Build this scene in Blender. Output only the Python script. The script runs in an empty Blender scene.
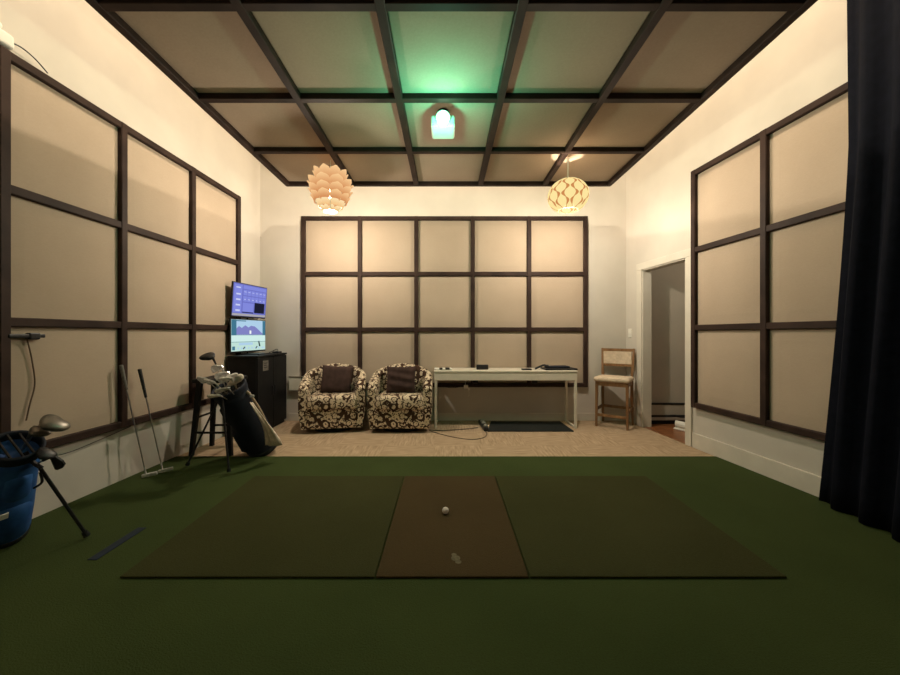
import bpy, bmesh, math, random
from mathutils import Vector, Matrix
random.seed(7)
PI = math.pi
sc = bpy.context.scene
C = sc.collection

# ---------------------------------------------------------------- camera, world, lights
F = 360.0; VX = 446.0; VY = 334.0; H = 1.175
cam_d = bpy.data.cameras.new('camera'); cam = bpy.data.objects.new('camera', cam_d); C.objects.link(cam)
cam.location = (0, 0, H); cam.rotation_euler = (PI/2, 0, 0)
cam_d.sensor_width = 36; cam_d.lens = F/900*36
cam_d.shift_x = 4/900; cam_d.shift_y = -3.5/900
cam_d.clip_start = 0.02
sc.camera = cam
w = bpy.data.worlds.new('world'); sc.world = w; w.use_nodes = True
w.node_tree.nodes['Background'].inputs[0].default_value = (1, .8, .6, 1)
w.node_tree.nodes['Background'].inputs[1].default_value = 0.0
sc.view_settings.view_transform = 'Standard'; sc.view_settings.look = 'None'
sc.view_settings.gamma = 1; sc.view_settings.use_curve_mapping = False
sc.view_settings.exposure = 0.0
HIGH_LAMP = (0.38, 2.5, 6.2); HIGH_POWER = 585; HIGH_COL = (1, .87, .68)
PEND_POWER = 88; PEND_COL = (1, .86, .68)
HALL_FILL_POWER = 9
FLARE_POWER = 15; BEAM_POWER = 20

def lamp(name, kind, loc, power, col, size=.05):
    l = bpy.data.lights.new(name, kind); l.energy = power; l.color = col
    if kind == 'POINT': l.shadow_soft_size = size
    o = bpy.data.objects.new(name, l); C.objects.link(o); o.location = loc
    return o
lamp('high_lamp_light', 'POINT', HIGH_LAMP, HIGH_POWER, HIGH_COL, .07)

# the projector's beam, aimed at the white impact screen on the wall behind the camera
sp = bpy.data.lights.new('projector_beam', 'SPOT'); sp.energy = BEAM_POWER; sp.color = (.95, 1, .88); sp.spot_size = math.radians(44); sp.spot_blend = .2; sp.shadow_soft_size = .03
so = bpy.data.objects.new('projector_beam', sp); C.objects.link(so); so.location = (-.025, 2.86, 2.92); so.rotation_euler = (math.radians(-68), 0, 0)
# ---------------------------------------------------------------- helpers
def P(px, py, d): return Vector(((px-VX)/F*d, d, H+(VY-py)/F*d))
def G(px, py):
    d = F*H/(py-VY); return Vector(((px-VX)/F*d, d, 0))

def newmat(name, col, rough=.6, metal=0, spec=.3):
    m = bpy.data.materials.new(name); m.use_nodes = True
    b = m.node_tree.nodes['Principled BSDF']
    b.inputs['Base Color'].default_value = (*col, 1); b.inputs['Roughness'].default_value = rough
    b.inputs['Metallic'].default_value = metal; b.inputs['Specular IOR Level'].default_value = spec
    return m, m.node_tree.nodes, m.node_tree.links, b

def nmat(name, c1, c2, scale=8, rough=.7, metal=0, bump=0, spec=.3, stretch=(1, 1, 1), detail=4, lo=.35, hi=.65):
    m, N, L, b = newmat(name, c1, rough, metal, spec)
    tc = N.new('ShaderNodeTexCoord'); mp = N.new('ShaderNodeMapping'); mp.inputs['Scale'].default_value = stretch
    L.new(tc.outputs['Object'], mp.inputs[0])
    n = N.new('ShaderNodeTexNoise'); n.inputs['Scale'].default_value = scale; n.inputs['Detail'].default_value = detail
    L.new(mp.outputs[0], n.inputs['Vector'])
    r = N.new('ShaderNodeValToRGB'); r.color_ramp.elements[0].color = (*c1, 1); r.color_ramp.elements[1].color = (*c2, 1)
    r.color_ramp.elements[0].position = lo; r.color_ramp.elements[1].position = hi
    L.new(n.outputs[0], r.inputs[0]); L.new(r.outputs[0], b.inputs['Base Color'])
    if bump:
        bp = N.new('ShaderNodeBump'); bp.inputs['Strength'].default_value = bump; bp.inputs['Distance'].default_value = .01
        L.new(n.outputs[0], bp.inputs['Height']); L.new(bp.outputs[0], b.inputs['Normal'])
    return m

def emat(name, col, strength):
    m = bpy.data.materials.new(name); m.use_nodes = True; N = m.node_tree.nodes; L = m.node_tree.links
    N.clear(); e = N.new('ShaderNodeEmission'); o = N.new('ShaderNodeOutputMaterial')
    e.inputs[0].default_value = (*col, 1); e.inputs[1].default_value = strength; L.new(e.outputs[0], o.inputs[0])
    return m

def math_n(N, L, op, a, b=None, c=None):
    n = N.new('ShaderNodeMath'); n.operation = op
    for i, v in enumerate((a, b, c)):
        if v is None: continue
        if isinstance(v, (int, float)): n.inputs[i].default_value = v
        else: L.new(v, n.inputs[i])
    return n.outputs[0]

M = {}
M['wall'] = nmat('wall_paint', (.545, .505, .445), (.585, .545, .48), 3, .75, bump=.02)
M['white_paint'] = nmat('white_paint', (.59, .55, .475), (.64, .60, .52), 5, .45)
M['dark_wood'] = nmat('dark_wood', (.026, .015, .012), (.045, .026, .020), 6, .6, stretch=(1, 1, 1), spec=.15)
M['black'] = nmat('black_laminate', (.006, .006, .007), (.010, .010, .010), 10, .55, spec=.2)
M['black_plastic'] = nmat('black_plastic', (.012, .012, .014), (.02, .02, .022), 30, .4)
M['black_rubber'] = nmat('black_rubber', (.008, .011, .010), (.013, .016, .015), 60, .85, bump=.2)
M['navy'] = nmat('navy_nylon', (.006, .009, .018), (.010, .014, .026), 20, .7, bump=.1)
M['blue'] = nmat('blue_nylon', (.018, .075, .25), (.03, .12, .36), 14, .65, bump=.1)
M['curtain'] = nmat('curtain_fabric', (.003, .004, .008), (.005, .006, .012), 25, .9, spec=.1)
M['chrome'] = nmat('chrome', (.50, .48, .46), (.95, .93, .90), 30, .2, metal=.2, spec=1)
M['club_grey'] = nmat('club_grey', (.12, .11, .09), (.2, .18, .15), 12, .35, metal=.5)
M['steel'] = nmat('shaft_steel', (.42, .40, .38), (.55, .53, .5), 12, .32, metal=1)
M['white_metal'] = nmat('white_metal', (.62, .58, .48), (.68, .63, .53), 8, .4)
M['white_plastic'] = nmat('white_plastic', (.75, .73, .66), (.8, .78, .71), 9, .4)
M['cream_cloth'] = nmat('cream_cloth', (.55, .44, .32), (.68, .56, .42), 26, .9, bump=.2)
M['towel'] = nmat('towel', (.74, .60, .49), (.92, .78, .65), 40, .95, bump=.3)
M['oak'] = nmat('oak', (.17, .085, .035), (.27, .145, .065), 5, .45, stretch=(6, 6, .8))
M['pillow'] = nmat('pillow_velvet', (.030, .016, .013), (.055, .030, .024), 14, .9, bump=.15)
M['grey_grip'] = nmat('grey_grip', (.13, .12, .11), (.2, .19, .17), 60, .7)
M['grip'] = nmat('grip_rubber', (.02, .02, .02), (.05, .05, .05), 80, .8)
M['hallwall'] = nmat('hall_paint', (.44, .40, .34), (.48, .43, .36), 3, .8)
M['ceiling_top'] = nmat('upper_ceiling', (.62, .56, .46), (.68, .62, .5), 3, .85)
M['glass_lens'] = emat('projector_lens', (.62, 1.0, .74), 26)
M['bulb'] = emat('bulb', (1, .83, .56), 14)

def fabric(name, c1, c2):
    m, N, L, b = newmat(name, c1, .95, 0, .1)
    tc = N.new('ShaderNodeTexCoord')
    n = N.new('ShaderNodeTexNoise'); n.inputs['Scale'].default_value = 1.6; n.inputs['Detail'].default_value = 3
    L.new(tc.outputs['Object'], n.inputs['Vector'])
    mp = N.new('ShaderNodeMapping'); mp.inputs['Scale'].default_value = (1, 1, 6)
    L.new(tc.outputs['Object'], mp.inputs[0])
    n2 = N.new('ShaderNodeTexNoise'); n2.inputs['Scale'].default_value = 60; n2.inputs['Detail'].default_value = 2
    L.new(mp.outputs[0], n2.inputs['Vector'])
    a = math_n(N, L, 'MULTIPLY', n2.outputs[0], .35); s = math_n(N, L, 'MULTIPLY_ADD', n.outputs[0], .65, a)
    r = N.new('ShaderNodeValToRGB'); r.color_ramp.elements[0].color = (*c1, 1); r.color_ramp.elements[1].color = (*c2, 1)
    r.color_ramp.elements[0].position = .35; r.color_ramp.elements[1].position = .65
    L.new(s, r.inputs[0]); L.new(r.outputs[0], b.inputs['Base Color'])
    bp = N.new('ShaderNodeBump'); bp.inputs['Strength'].default_value = .15; bp.inputs['Distance'].default_value = .004
    L.new(n2.outputs[0], bp.inputs['Height']); L.new(bp.outputs[0], b.inputs['Normal'])
    return m
M['fabric'] = fabric('burlap_fabric', (.41, .325, .245), (.465, .372, .285))

def turf_mat(name, c1, c2, tuft=160):
    m, N, L, b = newmat(name, c1, .95, 0, .08)
    tc = N.new('ShaderNodeTexCoord')
    n = N.new('ShaderNodeTexNoise'); n.inputs['Scale'].default_value = tuft; n.inputs['Detail'].default_value = 3
    n2 = N.new('ShaderNodeTexNoise'); n2.inputs['Scale'].default_value = 1.3; n2.inputs['Detail'].default_value = 3
    L.new(tc.outputs['Object'], n.inputs['Vector']); L.new(tc.outputs['Object'], n2.inputs['Vector'])
    s = math_n(N, L, 'MULTIPLY_ADD', n2.outputs[0], .5, math_n(N, L, 'MULTIPLY', n.outputs[0], .5))
    r = N.new('ShaderNodeValToRGB'); r.color_ramp.elements[0].color = (*c1, 1); r.color_ramp.elements[1].color = (*c2, 1)
    r.color_ramp.elements[0].position = .35; r.color_ramp.elements[1].position = .65
    L.new(s, r.inputs[0]); L.new(r.outputs[0], b.inputs['Base Color'])
    bp = N.new('ShaderNodeBump'); bp.inputs['Strength'].default_value = .6; bp.inputs['Distance'].default_value = .008
    L.new(n.outputs[0], bp.inputs['Height']); L.new(bp.outputs[0], b.inputs['Normal'])
    return m
M['turf'] = turf_mat('turf', (.034, .050, .015), (.050, .070, .022))
M['mat_side'] = turf_mat('mat_side', (.034, .036, .012), (.047, .049, .018))
M['mat_centre'] = turf_mat('mat_centre', (.050, .035, .015), (.067, .047, .021))

def carpet_mat():
    m, N, L, b = newmat('carpet_tiles', (.4, .3, .2), .95, 0, .1)
    tc = N.new('ShaderNodeTexCoord')
    ch = N.new('ShaderNodeTexChecker'); ch.inputs['Scale'].default_value = 2.0
    mp0 = N.new('ShaderNodeMapping'); mp0.inputs['Location'].default_value = (.13, .21, .01); L.new(tc.outputs['Object'], mp0.inputs[0]); L.new(mp0.outputs[0], ch.inputs['Vector'])
    outs = []
    for st in ((1, 9, 1), (9, 1, 1)):
        mp = N.new('ShaderNodeMapping'); mp.inputs['Scale'].default_value = st; L.new(tc.outputs['Object'], mp.inputs[0])
        n = N.new('ShaderNodeTexNoise'); n.inputs['Scale'].default_value = 6; n.inputs['Detail'].default_value = 4
        L.new(mp.outputs[0], n.inputs['Vector']); outs.append(n.outputs[0])
    mx = N.new('ShaderNodeMix'); mx.data_type = 'FLOAT'
    L.new(ch.outputs['Fac'], mx.inputs[0]); L.new(outs[0], mx.inputs[2]); L.new(outs[1], mx.inputs[3])
    r = N.new('ShaderNodeValToRGB'); r.color_ramp.elements[0].color = (.30, .215, .135, 1); r.color_ramp.elements[1].color = (.50, .375, .255, 1)
    r.color_ramp.elements[0].position = .3; r.color_ramp.elements[1].position = .7
    L.new(mx.outputs[0], r.inputs[0]); L.new(r.outputs[0], b.inputs['Base Color'])
    return m
M['carpet'] = carpet_mat()

def hallfloor_mat():
    m, N, L, b = newmat('hall_wood', (.3, .12, .04), .35, 0, .4)
    tc = N.new('ShaderNodeTexCoord'); br = N.new('ShaderNodeTexBrick')
    br.inputs['Scale'].default_value = 1; br.inputs['Brick Width'].default_value = .9; br.inputs['Row Height'].default_value = .09
    br.inputs['Mortar Size'].default_value = .003
    br.inputs['Color1'].default_value = (.26, .10, .035, 1); br.inputs['Color2'].default_value = (.20, .075, .028, 1); br.inputs['Mortar'].default_value = (.06, .025, .01, 1)
    L.new(tc.outputs['Object'], br.inputs['Vector']); L.new(br.outputs[0], b.inputs['Base Color'])
    return m
M['hallfloor'] = hallfloor_mat()

def portrait_mat():
    # upholstery printed with rows of small cream heads on dark brown
    m, N, L, b = newmat('portrait_print', (.5, .4, .3), .9, 0, .1)
    tc = N.new('ShaderNodeTexCoord')
    nz = N.new('ShaderNodeTexNoise'); nz.inputs['Scale'].default_value = 22; nz.inputs['Detail'].default_value = 2
    L.new(tc.outputs['Object'], nz.inputs['Vector'])
    v = N.new('ShaderNodeTexVoronoi'); v.inputs['Scale'].default_value = 13; v.inputs['Randomness'].default_value = .75
    L.new(tc.outputs['Object'], v.inputs['Vector'])
    sep = N.new('ShaderNodeSeparateColor'); L.new(v.outputs['Color'], sep.inputs[0])
    # face where the distance is small, hair ring beyond it, background per cell
    d = math_n(N, L, 'MULTIPLY_ADD', nz.outputs[0], .55, v.outputs['Distance'])
    face = math_n(N, L, 'LESS_THAN', d, .68)
    ring = math_n(N, L, 'MULTIPLY', math_n(N, L, 'GREATER_THAN', d, .68), math_n(N, L, 'LESS_THAN', d, .80))
    bg = math_n(N, L, 'GREATER_THAN', sep.outputs[0], .33)
    bgl = math_n(N, L, 'MULTIPLY', bg, math_n(N, L, 'SUBTRACT', 1, ring))
    n3 = N.new('ShaderNodeTexNoise'); n3.inputs['Scale'].default_value = 55; n3.inputs['Detail'].default_value = 1
    L.new(tc.outputs['Object'], n3.inputs['Vector'])
    feat = math_n(N, L, 'LESS_THAN', n3.outputs[0], .58)
    light = math_n(N, L, 'MULTIPLY', math_n(N, L, 'MAXIMUM', face, bgl), feat)
    mx = N.new('ShaderNodeMix'); mx.data_type = 'RGBA'
    L.new(light, mx.inputs[0]); mx.inputs[6].default_value = (.055, .030, .020, 1); mx.inputs[7].default_value = (.66, .55, .40, 1)
    L.new(mx.outputs[2], b.inputs['Base Color'])
    return m
M['portrait'] = portrait_mat()

def shade_mat(name, c1, c2, emis, wave=False):
    # near-black lampshade, the lamp's glow is painted into its emission colours
    m, N, L, b = newmat(name, (.02, .014, .008), .8, 0, .05)
    tc = N.new('ShaderNodeTexCoord')
    if wave:
        sp = N.new('ShaderNodeSeparateXYZ'); L.new(tc.outputs['Object'], sp.inputs[0])
        at = math_n(N, L, 'ARCTAN2', sp.outputs[1], sp.outputs[0])
        u = math_n(N, L, 'MULTIPLY_ADD', at, 14/(2*PI), 40)
        t = math_n(N, L, 'ABSOLUTE', math_n(N, L, 'SUBTRACT', math_n(N, L, 'MODULO', u, 2), 1))
        s_ = math_n(N, L, 'SINE', math_n(N, L, 'MULTIPLY', sp.outputs[2], 46))
        ln = math_n(N, L, 'ABSOLUTE', math_n(N, L, 'SUBTRACT', t, math_n(N, L, 'MULTIPLY_ADD', s_, .27, .5)))
        wd = math_n(N, L, 'MULTIPLY_ADD', math_n(N, L, 'ABSOLUTE', s_), .12, .05)
        f = math_n(N, L, 'LESS_THAN', ln, wd)
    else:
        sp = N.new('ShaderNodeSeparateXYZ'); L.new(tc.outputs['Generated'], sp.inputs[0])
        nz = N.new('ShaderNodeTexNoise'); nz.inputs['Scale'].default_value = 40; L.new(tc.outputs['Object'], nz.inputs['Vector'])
        f = math_n(N, L, 'SUBTRACT', 1, math_n(N, L, 'POWER', sp.outputs[2], 1.4))  # painted glow: darker orange at the petal foot, brighter at the tip
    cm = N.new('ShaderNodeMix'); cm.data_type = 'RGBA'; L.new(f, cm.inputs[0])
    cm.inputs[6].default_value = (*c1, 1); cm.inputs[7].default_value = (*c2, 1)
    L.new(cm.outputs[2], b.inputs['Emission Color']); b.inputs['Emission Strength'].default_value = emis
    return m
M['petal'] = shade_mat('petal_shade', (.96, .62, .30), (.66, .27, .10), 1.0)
M['petal_bright'] = shade_mat('petal_shade_low', (1.0, .82, .48), (.90, .55, .24), 1.0)  # lower petal rows, brighter lamplight painted into the emission
M['lattice'] = shade_mat('lattice_shade', (.98, .78, .34), (.62, .25, .08), 1.0, True)

# --- bmesh builders
def bm_(): return bmesh.new()
def obj(name, bm, mat, parent=None, smooth=False):
    bmesh.ops.recalc_face_normals(bm, faces=bm.faces)
    me = bpy.data.meshes.new(name); bm.to_mesh(me); bm.free()
    if smooth:
        for p in me.polygons: p.use_smooth = True
    mats = mat if isinstance(mat, list) else [mat]
    for q in mats: me.materials.append(M[q] if isinstance(q, str) else q)
    o = bpy.data.objects.new(name, me); C.objects.link(o)
    if parent: o.parent = parent
    return o
def tag(o, label, cat, group=None):
    o['label'] = label; o['category'] = cat
    if group: o['group'] = group
    return o
def thing(name, label, cat, loc=(0, 0, 0), rz=0, group=None):
    o = bpy.data.objects.new(name, None); C.objects.link(o); o.empty_display_size = .1
    o.location = loc; o.rotation_euler = (0, 0, rz); return tag(o, label, cat, group)
def struct(name, bm, mat, **k):
    o = obj(name, bm, mat, **k); o['kind'] = 'structure'; return o
def box(bm, x0, x1, y0, y1, z0, z1, bev=0, mtx=None, seg=2):
    r = bmesh.ops.create_cube(bm, size=1); vs = r['verts']
    mm = Matrix.Translation(((x0+x1)/2, (y0+y1)/2, (z0+z1)/2)) @ Matrix.Diagonal((abs(x1-x0), abs(y1-y0), abs(z1-z0), 1))
    bmesh.ops.transform(bm, matrix=mm, verts=vs)
    if bev:
        es = list({e for v in vs for e in v.link_edges})
        r2 = bmesh.ops.bevel(bm, geom=es, offset=bev, segments=seg, affect='EDGES', profile=.5)
        vs = list({v for f in r2['faces'] for v in f.verts} | {v for v in vs if v.is_valid})
    if mtx is not None: bmesh.ops.transform(bm, matrix=mtx, verts=[v for v in vs if v.is_valid])
    return vs
def rings(bm, rs, cap=True, closed=True):
    R = [[bm.verts.new(p) for p in r] for r in rs]
    n = len(R[0])
    for a, b in zip(R, R[1:]):
        for i in range(n if closed else n-1):
            j = (i+1) % n
            bm.faces.new((a[i], a[j], b[j], b[i]))
    if cap: bm.faces.new(R[0][::-1]); bm.faces.new(R[-1])
    return R
def frame_of(t):
    t = t.normalized(); a = Vector((0, 0, 1)) if abs(t.z) < .9 else Vector((0, 1, 0))
    u = t.cross(a).normalized(); v = u.cross(t).normalized(); return u, v
def tube(bm, pts, r, seg=8, cap=True, sq=False):
    pts = [Vector(p) for p in pts]; rs = []
    rr = r if isinstance(r, (list, tuple)) else [r]*len(pts)
    u = v = None
    for i, p in enumerate(pts):
        t = (pts[min(i+1, len(pts)-1)]-pts[max(i-1, 0)]).normalized()
        if u is None: u, v = frame_of(t)
        else:
            u = (u-t*u.dot(t)).normalized(); v = u.cross(t).normalized()
        rs.append([p+(u*math.cos(a)+v*math.sin(a))*rr[i] for a in [2*PI*(k+(.5 if sq else 0))/seg for k in range(seg)]])
    return rings(bm, rs, cap)
def lathe(bm, prof, seg=24, c=(0, 0, 0), cap=True, sx=1, sy=1):
    rs = [[(c[0]+r*sx*math.cos(2*PI*k/seg), c[1]+r*sy*math.sin(2*PI*k/seg), c[2]+z) for k in range(seg)] for r, z in prof]
    return rings(bm, rs, cap)
def spline(pts, n=8):
    pts = [Vector(p) for p in pts]; out = []
    Q = [pts[0]]+pts+[pts[-1]]
    for i in range(1, len(Q)-2):
        a, b, c, d = Q[i-1:i+3]
        for k in range(n):
            t = k/n
            out.append(.5*((2*b)+(c-a)*t+(2*a-5*b+4*c-d)*t*t+(3*b-a-3*c+d)*t**3))
    out.append(pts[-1]); return out

# ================================================================ room shell
D = 4.90
def xl(y): return -2.53-(4.9-y)*.0326
def xr(y): return 2.45+(4.9-y)*.102
AL = math.atan2(1, .0326); AR = math.atan2(-1, .102)
Y0 = -2.6; ZT = 6.9
LM = Matrix.Translation((xl(D), D, 0)) @ Matrix.Rotation(AL, 4, 'Z')     # local x runs along +y, local -y faces the room
RM = Matrix.Translation((xr(D), D, 0)) @ Matrix.Rotation(AR, 4, 'Z')     # local x runs towards the camera

b = bm_(); box(b, -3.4, 5.2, Y0-.2, D+.35, -.2, -.02); struct('floor', b, 'white_paint')
b = bm_(); box(b, -3.3, 3.7, Y0-.2, D+.3, ZT, ZT+.1); struct('ceiling', b, 'ceiling_top')
b = bm_(); box(b, -2.75, 2.45, D, D+.15, -.02, ZT); struct('wall_back', b, 'wall')
b = bm_(); box(b, -3.2, 3.6, Y0-.15, Y0, -.02, ZT); struct('wall_front', b, 'wall')
b = bm_(); box(b, -2.3, 2.3, Y0+.02, Y0+.06, .15, 3.2); tag(obj('impact_screen', b, 'white_plastic'), 'white golf impact screen on the wall behind the viewpoint', 'screen')
LL = 7.6
b = bm_(); box(b, -LL, .1, 0, .15, -.02, ZT, mtx=LM); struct('wall_left', b, 'wall')
s0 = (D-4.55)*1.005; s1 = (D-3.83)*1.005; DT = 1.985; WT = .11
b = bm_()
box(b, 0, s0, 0, WT, -.02, ZT, mtx=RM); box(b, s0, s1, 0, WT, DT, ZT, mtx=RM); box(b, s1, LL, 0, WT, -.02, ZT, mtx=RM)
# local +y of RM points away from the room?
struct('wall_right', b, 'wall')

# baseboards, casing
b = bm_(); box(b, -2.14, 2.44, D-.016, D, 0, .10, .003); struct('baseboard_back', b, 'white_paint')
b = bm_(); box(b, s1+.095, LL-.1, -.018, 0, 0, .155, .004, mtx=RM); struct('baseboard_right', b, 'white_paint')
b = bm_()
box(b, s0-.095, s0, -.02, 0, 0, DT, .004, mtx=RM); box(b, s1, s1+.085, -.02, 0, 0, DT, .004, mtx=RM)
box(b, s0-.095, s1+.085, -.022, 0, DT, DT+.085, .004, mtx=RM)
box(b, s0, s0+.012, -.005, WT, 0, DT-.012, mtx=RM); box(b, s1-.012, s1, -.005, WT, 0, DT-.012, mtx=RM); box(b, s0, s1, -.005, WT, DT-.012, DT, mtx=RM)
struct('trim_1', b, 'white_paint')
# hall behind the opening
b = bm_(); box(b, 2.56, 4.4, 4.74, 4.84, -.02, 2.5); struct('wall_hall', b, 'hallwall')
b = bm_(); box(b, 4.3, 4.4, 2.4, 4.74, -.02, 2.5); struct('wall_hall_side', b, 'hallwall')
b = bm_(); box(b, 2.82, 4.4, 2.3, 2.4, -.02, 2.5); struct('wall_hall_front', b, 'hallwall')
b = bm_(); box(b, 2.75, 4.4, 2.3, 4.84, 2.5, 2.55); struct('ceiling_hall', b, 'hallwall')
b = bm_()
q = [RM @ Vector((.02, .0, 0)), RM @ Vector((2.5, .0, 0)), Vector((4.3, 2.4, 0)), Vector((4.3, 4.74, 0)), Vector((2.56, 4.74, 0))]
rings(b, [[Vector((p.x, p.y, -.02)) for p in q], [Vector((p.x, p.y, 0.002)) for p in q]]); struct('floor_hall', b, 'hallfloor')
lamp('hall_fill', 'POINT', (3.25, 3.75, 2.25), HALL_FILL_POWER, (1, .86, .66), .1)  # fill lamp added to brighten the hall wall evenly, no fixture

# flooring
YT = 3.44
b = bm_(); q = [(xl(YT), YT), (xr(YT), YT), (xr(D), D), (xl(D), D)]
rings(b, [[(x, y, -.02) for x, y in q], [(x, y, 0) for x, y in q]])
tag(obj('carpet', b, 'carpet'), 'beige carpet tiles laid in alternating directions behind the green turf', 'carpet')
b = bm_(); q = [(xl(Y0), Y0), (xr(Y0), Y0), (xr(YT), YT), (xl(YT), YT)]
rings(b, [[(x, y, -.02) for x, y in q], [(x, y, 0.006) for x, y in q]])
tag(obj('artificial_turf', b, 'turf'), 'dark green artificial turf covering the front of the floor', 'turf')

# hitting mat
t = thing('hitting_mat', 'dark brown and olive golf hitting mat set on the green turf', 'golf mat', (0.03, 2.33, .006))
for x0, x1, mt, nm in ((-1.59, -.372, 'mat_side', 'side_panel'), (-.366, .366, 'mat_centre', 'hitting_strip'), (.372, 1.60, 'mat_side', 'side_panel')):
    b = bm_(); box(b, x0, x1, -.61, .61, 0, .011, .004)
    o = obj(nm, b, mt, t)
    if nm == 'hitting_strip': o['label'] = 'browner centre strip with a seam on each side'
b = bm_()
for dx, dy, r in ((0, 0, .024), (.012, -.03, .016), (-.008, .03, .014)):
    lathe(b, [(r, 0), (r*.6, .0008)], 12, (.02+dx, -.47+dy, .0112))
obj('scuff_mark', b, nmat('scuff', (.10, .09, .05), (.16, .14, .09), 60, .9), t)['label'] = 'pale worn scuff near the front edge'
# golf ball with dimples
bp = G(445.5, 516.5)
b = bm_(); bmesh.ops.create_icosphere(b, subdivisions=4, radius=.0213)
for v in b.verts:
    n = v.co.normalized(); k = math.cos(n.x*24)*math.cos(n.y*24)*math.cos(n.z*24); v.co = n*(.0213-.0005*max(0, k))
o = obj('golf_ball', b, nmat('ball', (.82, .74, .70), (.86, .78, .74), 20, .35), smooth=True); o.location = (bp.x, bp.y, .0172+.0213)
tag(o, 'small white golf ball on the brown centre strip of the mat', 'golf ball')

# dark blue strip on turf
t0 = Vector((-1.83, 1.86, 0)); t1 = Vector((-1.835, 2.17, 0))
b = bm_(); box(b, -1.855, -1.805, 1.86, 2.17, .006, .010, .002)
tag(obj('marker_strip', b, nmat('dull_blue', (.010, .017, .034), (.014, .023, .045), 20, .9)), 'short dull blue strip lying on the turf at left', 'marker')

# ================================================================ framed fabric panel grids
def panel_grid(name, label, mtx, x0, cw, nc, z0, chh, nr, bar=.055, dep=.055, start_bar=True):
    t = thing(name, label, 'wall panel'); t.matrix_world = mtx @ Matrix.Translation((x0, 0, z0))
    b = bm_()
    W = cw*nc; Hh = chh*nr
    for i in range(nc+1):
        box(b, i*cw-bar/2, i*cw+bar/2, -dep, 0, -bar/2, Hh+bar/2, .005, seg=1)
    for j in range(nr+1):
        box(b, -bar/2, W+bar/2, -dep+.004, -.002, j*chh-bar/2, j*chh+bar/2, .005, seg=1)
    obj('frame', b, 'dark_wood', t)
    for j in range(nr):
        for i in range(nc):
            b = bm_(); n = 8
            x_0, x_1 = i*cw+bar/2-.004, (i+1)*cw-bar/2+.004; z_0, z_1 = j*chh+bar/2-.004, (j+1)*chh-bar/2+.004
            g = []
            for a in range(n+1):
                row = []
                for c in range(n+1):
                    u, v = a/n, c/n; e = min(1, 6*min(u, 1-u))*min(1, 6*min(v, 1-v))
                    row.append(b.verts.new((x_0+(x_1-x_0)*u, -.020-.008*e, z_0+(z_1-z_0)*v)))
                g.append(row)
            for a in range(n):
                for c in range(n): b.faces.new((g[a][c], g[a+1][c], g[a+1][c+1], g[a][c+1]))
            # closed sides back to the wall
            edge = [g[a][0] for a in range(n+1)]+[g[n][c] for c in range(1, n+1)]+[g[a][n] for a in range(n-1, -1, -1)]+[g[0][c] for c in range(n-1, 0, -1)]
            back = [b.verts.new((v.co.x, -.004, v.co.z)) for v in edge]
            for k in range(len(edge)): b.faces.new((edge[k], edge[(k+1) % len(edge)], back[(k+1) % len(edge)], back[k]))
            b.faces.new(back)
            obj('fabric_panel', b, 'fabric', t)
    return t
panel_grid('acoustic_panel', 'wide dark framed grid of fifteen beige fabric squares on the back wall', Matrix.Translation((0, D, 0)), -1.925, .762, 5, .487, .750, 3)
panel_grid('acoustic_panel', 'dark framed beige fabric grid on the left wall behind the golf bags', LM, -(D-1.348), .752, 4, .46, .786, 3)
panel_grid('acoustic_panel', 'dark framed beige fabric grid on the right wall beside the black curtain', RM, (D-3.686)*1.005, .735, 3, .45, .79, 3)

# suspended ceiling cloud
ZC = H+1.87
t = thing('ceiling_cloud', 'suspended dark wood grid ceiling with beige fabric squares above the room', 'ceiling panel', (0.03, 0, ZC))
CW = .812; CD = .828; YB = 4.55; NCY = 8
xs = [(-2.5+i)*CW for i in range(6)]; ys = [YB-j*CD for j in range(NCY+1)]
b = bm_()
for x in xs: box(b, x-.03, x+.03, ys[-1], ys[0], 0, .09, .005, seg=1)
for y in ys: box(b, xs[0]-.03, xs[-1]+.03, y-.03, y+.03, .003, .088, .005, seg=1)
obj('frame', b, 'dark_wood', t)
for i in range(5):
    for j in range(NCY):
        b = bm_(); box(b, xs[i]+.028, xs[i+1]-.028, ys[j+1]+.028, ys[j]-.028, .045, .08, .008)
        obj('fabric_panel', b, 'fabric', t)
for i in (1, 4):
    for j in (1, 4, 7):
        b = bm_(); tube(b, [(xs[i], ys[j], .08), (xs[i], ys[j], ZT-ZC)], .006); obj('hanger_rod', b, 'steel', t)

# high lamp above the cloud
t = thing('ceiling_lamp', 'bulb lamp hanging high above the suspended ceiling grid', 'lamp', (HIGH_LAMP[0], HIGH_LAMP[1], HIGH_LAMP[2]))
b = bm_(); tube(b, [(0, 0, .12), (0, 0, ZT-HIGH_LAMP[2])], .006); obj('cord', b, 'black_plastic', t)
b = bm_(); lathe(b, [(.03, .09), (.03, .16), (.012, .18)], 12); obj('socket', b, 'black_plastic', t)

# ================================================================ curtain
b = bm_(); nz_, nu = 24, 150
g = []
for j in range(nz_+1):
    z = .012+(4.4-.012)*j/nz_
    fl = max(0, 1-z/2.4)
    yend = 2.32+.20*fl**1.1
    row = []
    for i in range(nu+1):
        s = i/nu; y = yend-(yend+1.9)*s
        amp = .030*(1+.3*math.sin(z*1.3+s*9)); ph = s*2*PI*24+.5*math.sin(z*.9+s*14)
        x = min(xr(y), 3.1)-.085+amp*math.sin(ph)-.045*(1-fl)-.16*min(1, s*5)
        row.append(b.verts.new((x, y, z)))
    g.append(row)
for j in range(nz_):
    for i in range(nu): b.faces.new((g[j][i], g[j][i+1], g[j+1][i+1], g[j+1][i]))
o = obj('curtain', b, 'curtain', smooth=True); md = o.modifiers.new('thick', 'SOLIDIFY'); md.thickness = .004
tag(o, 'floor length black curtain hanging at the right edge of the room', 'curtain')

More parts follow.
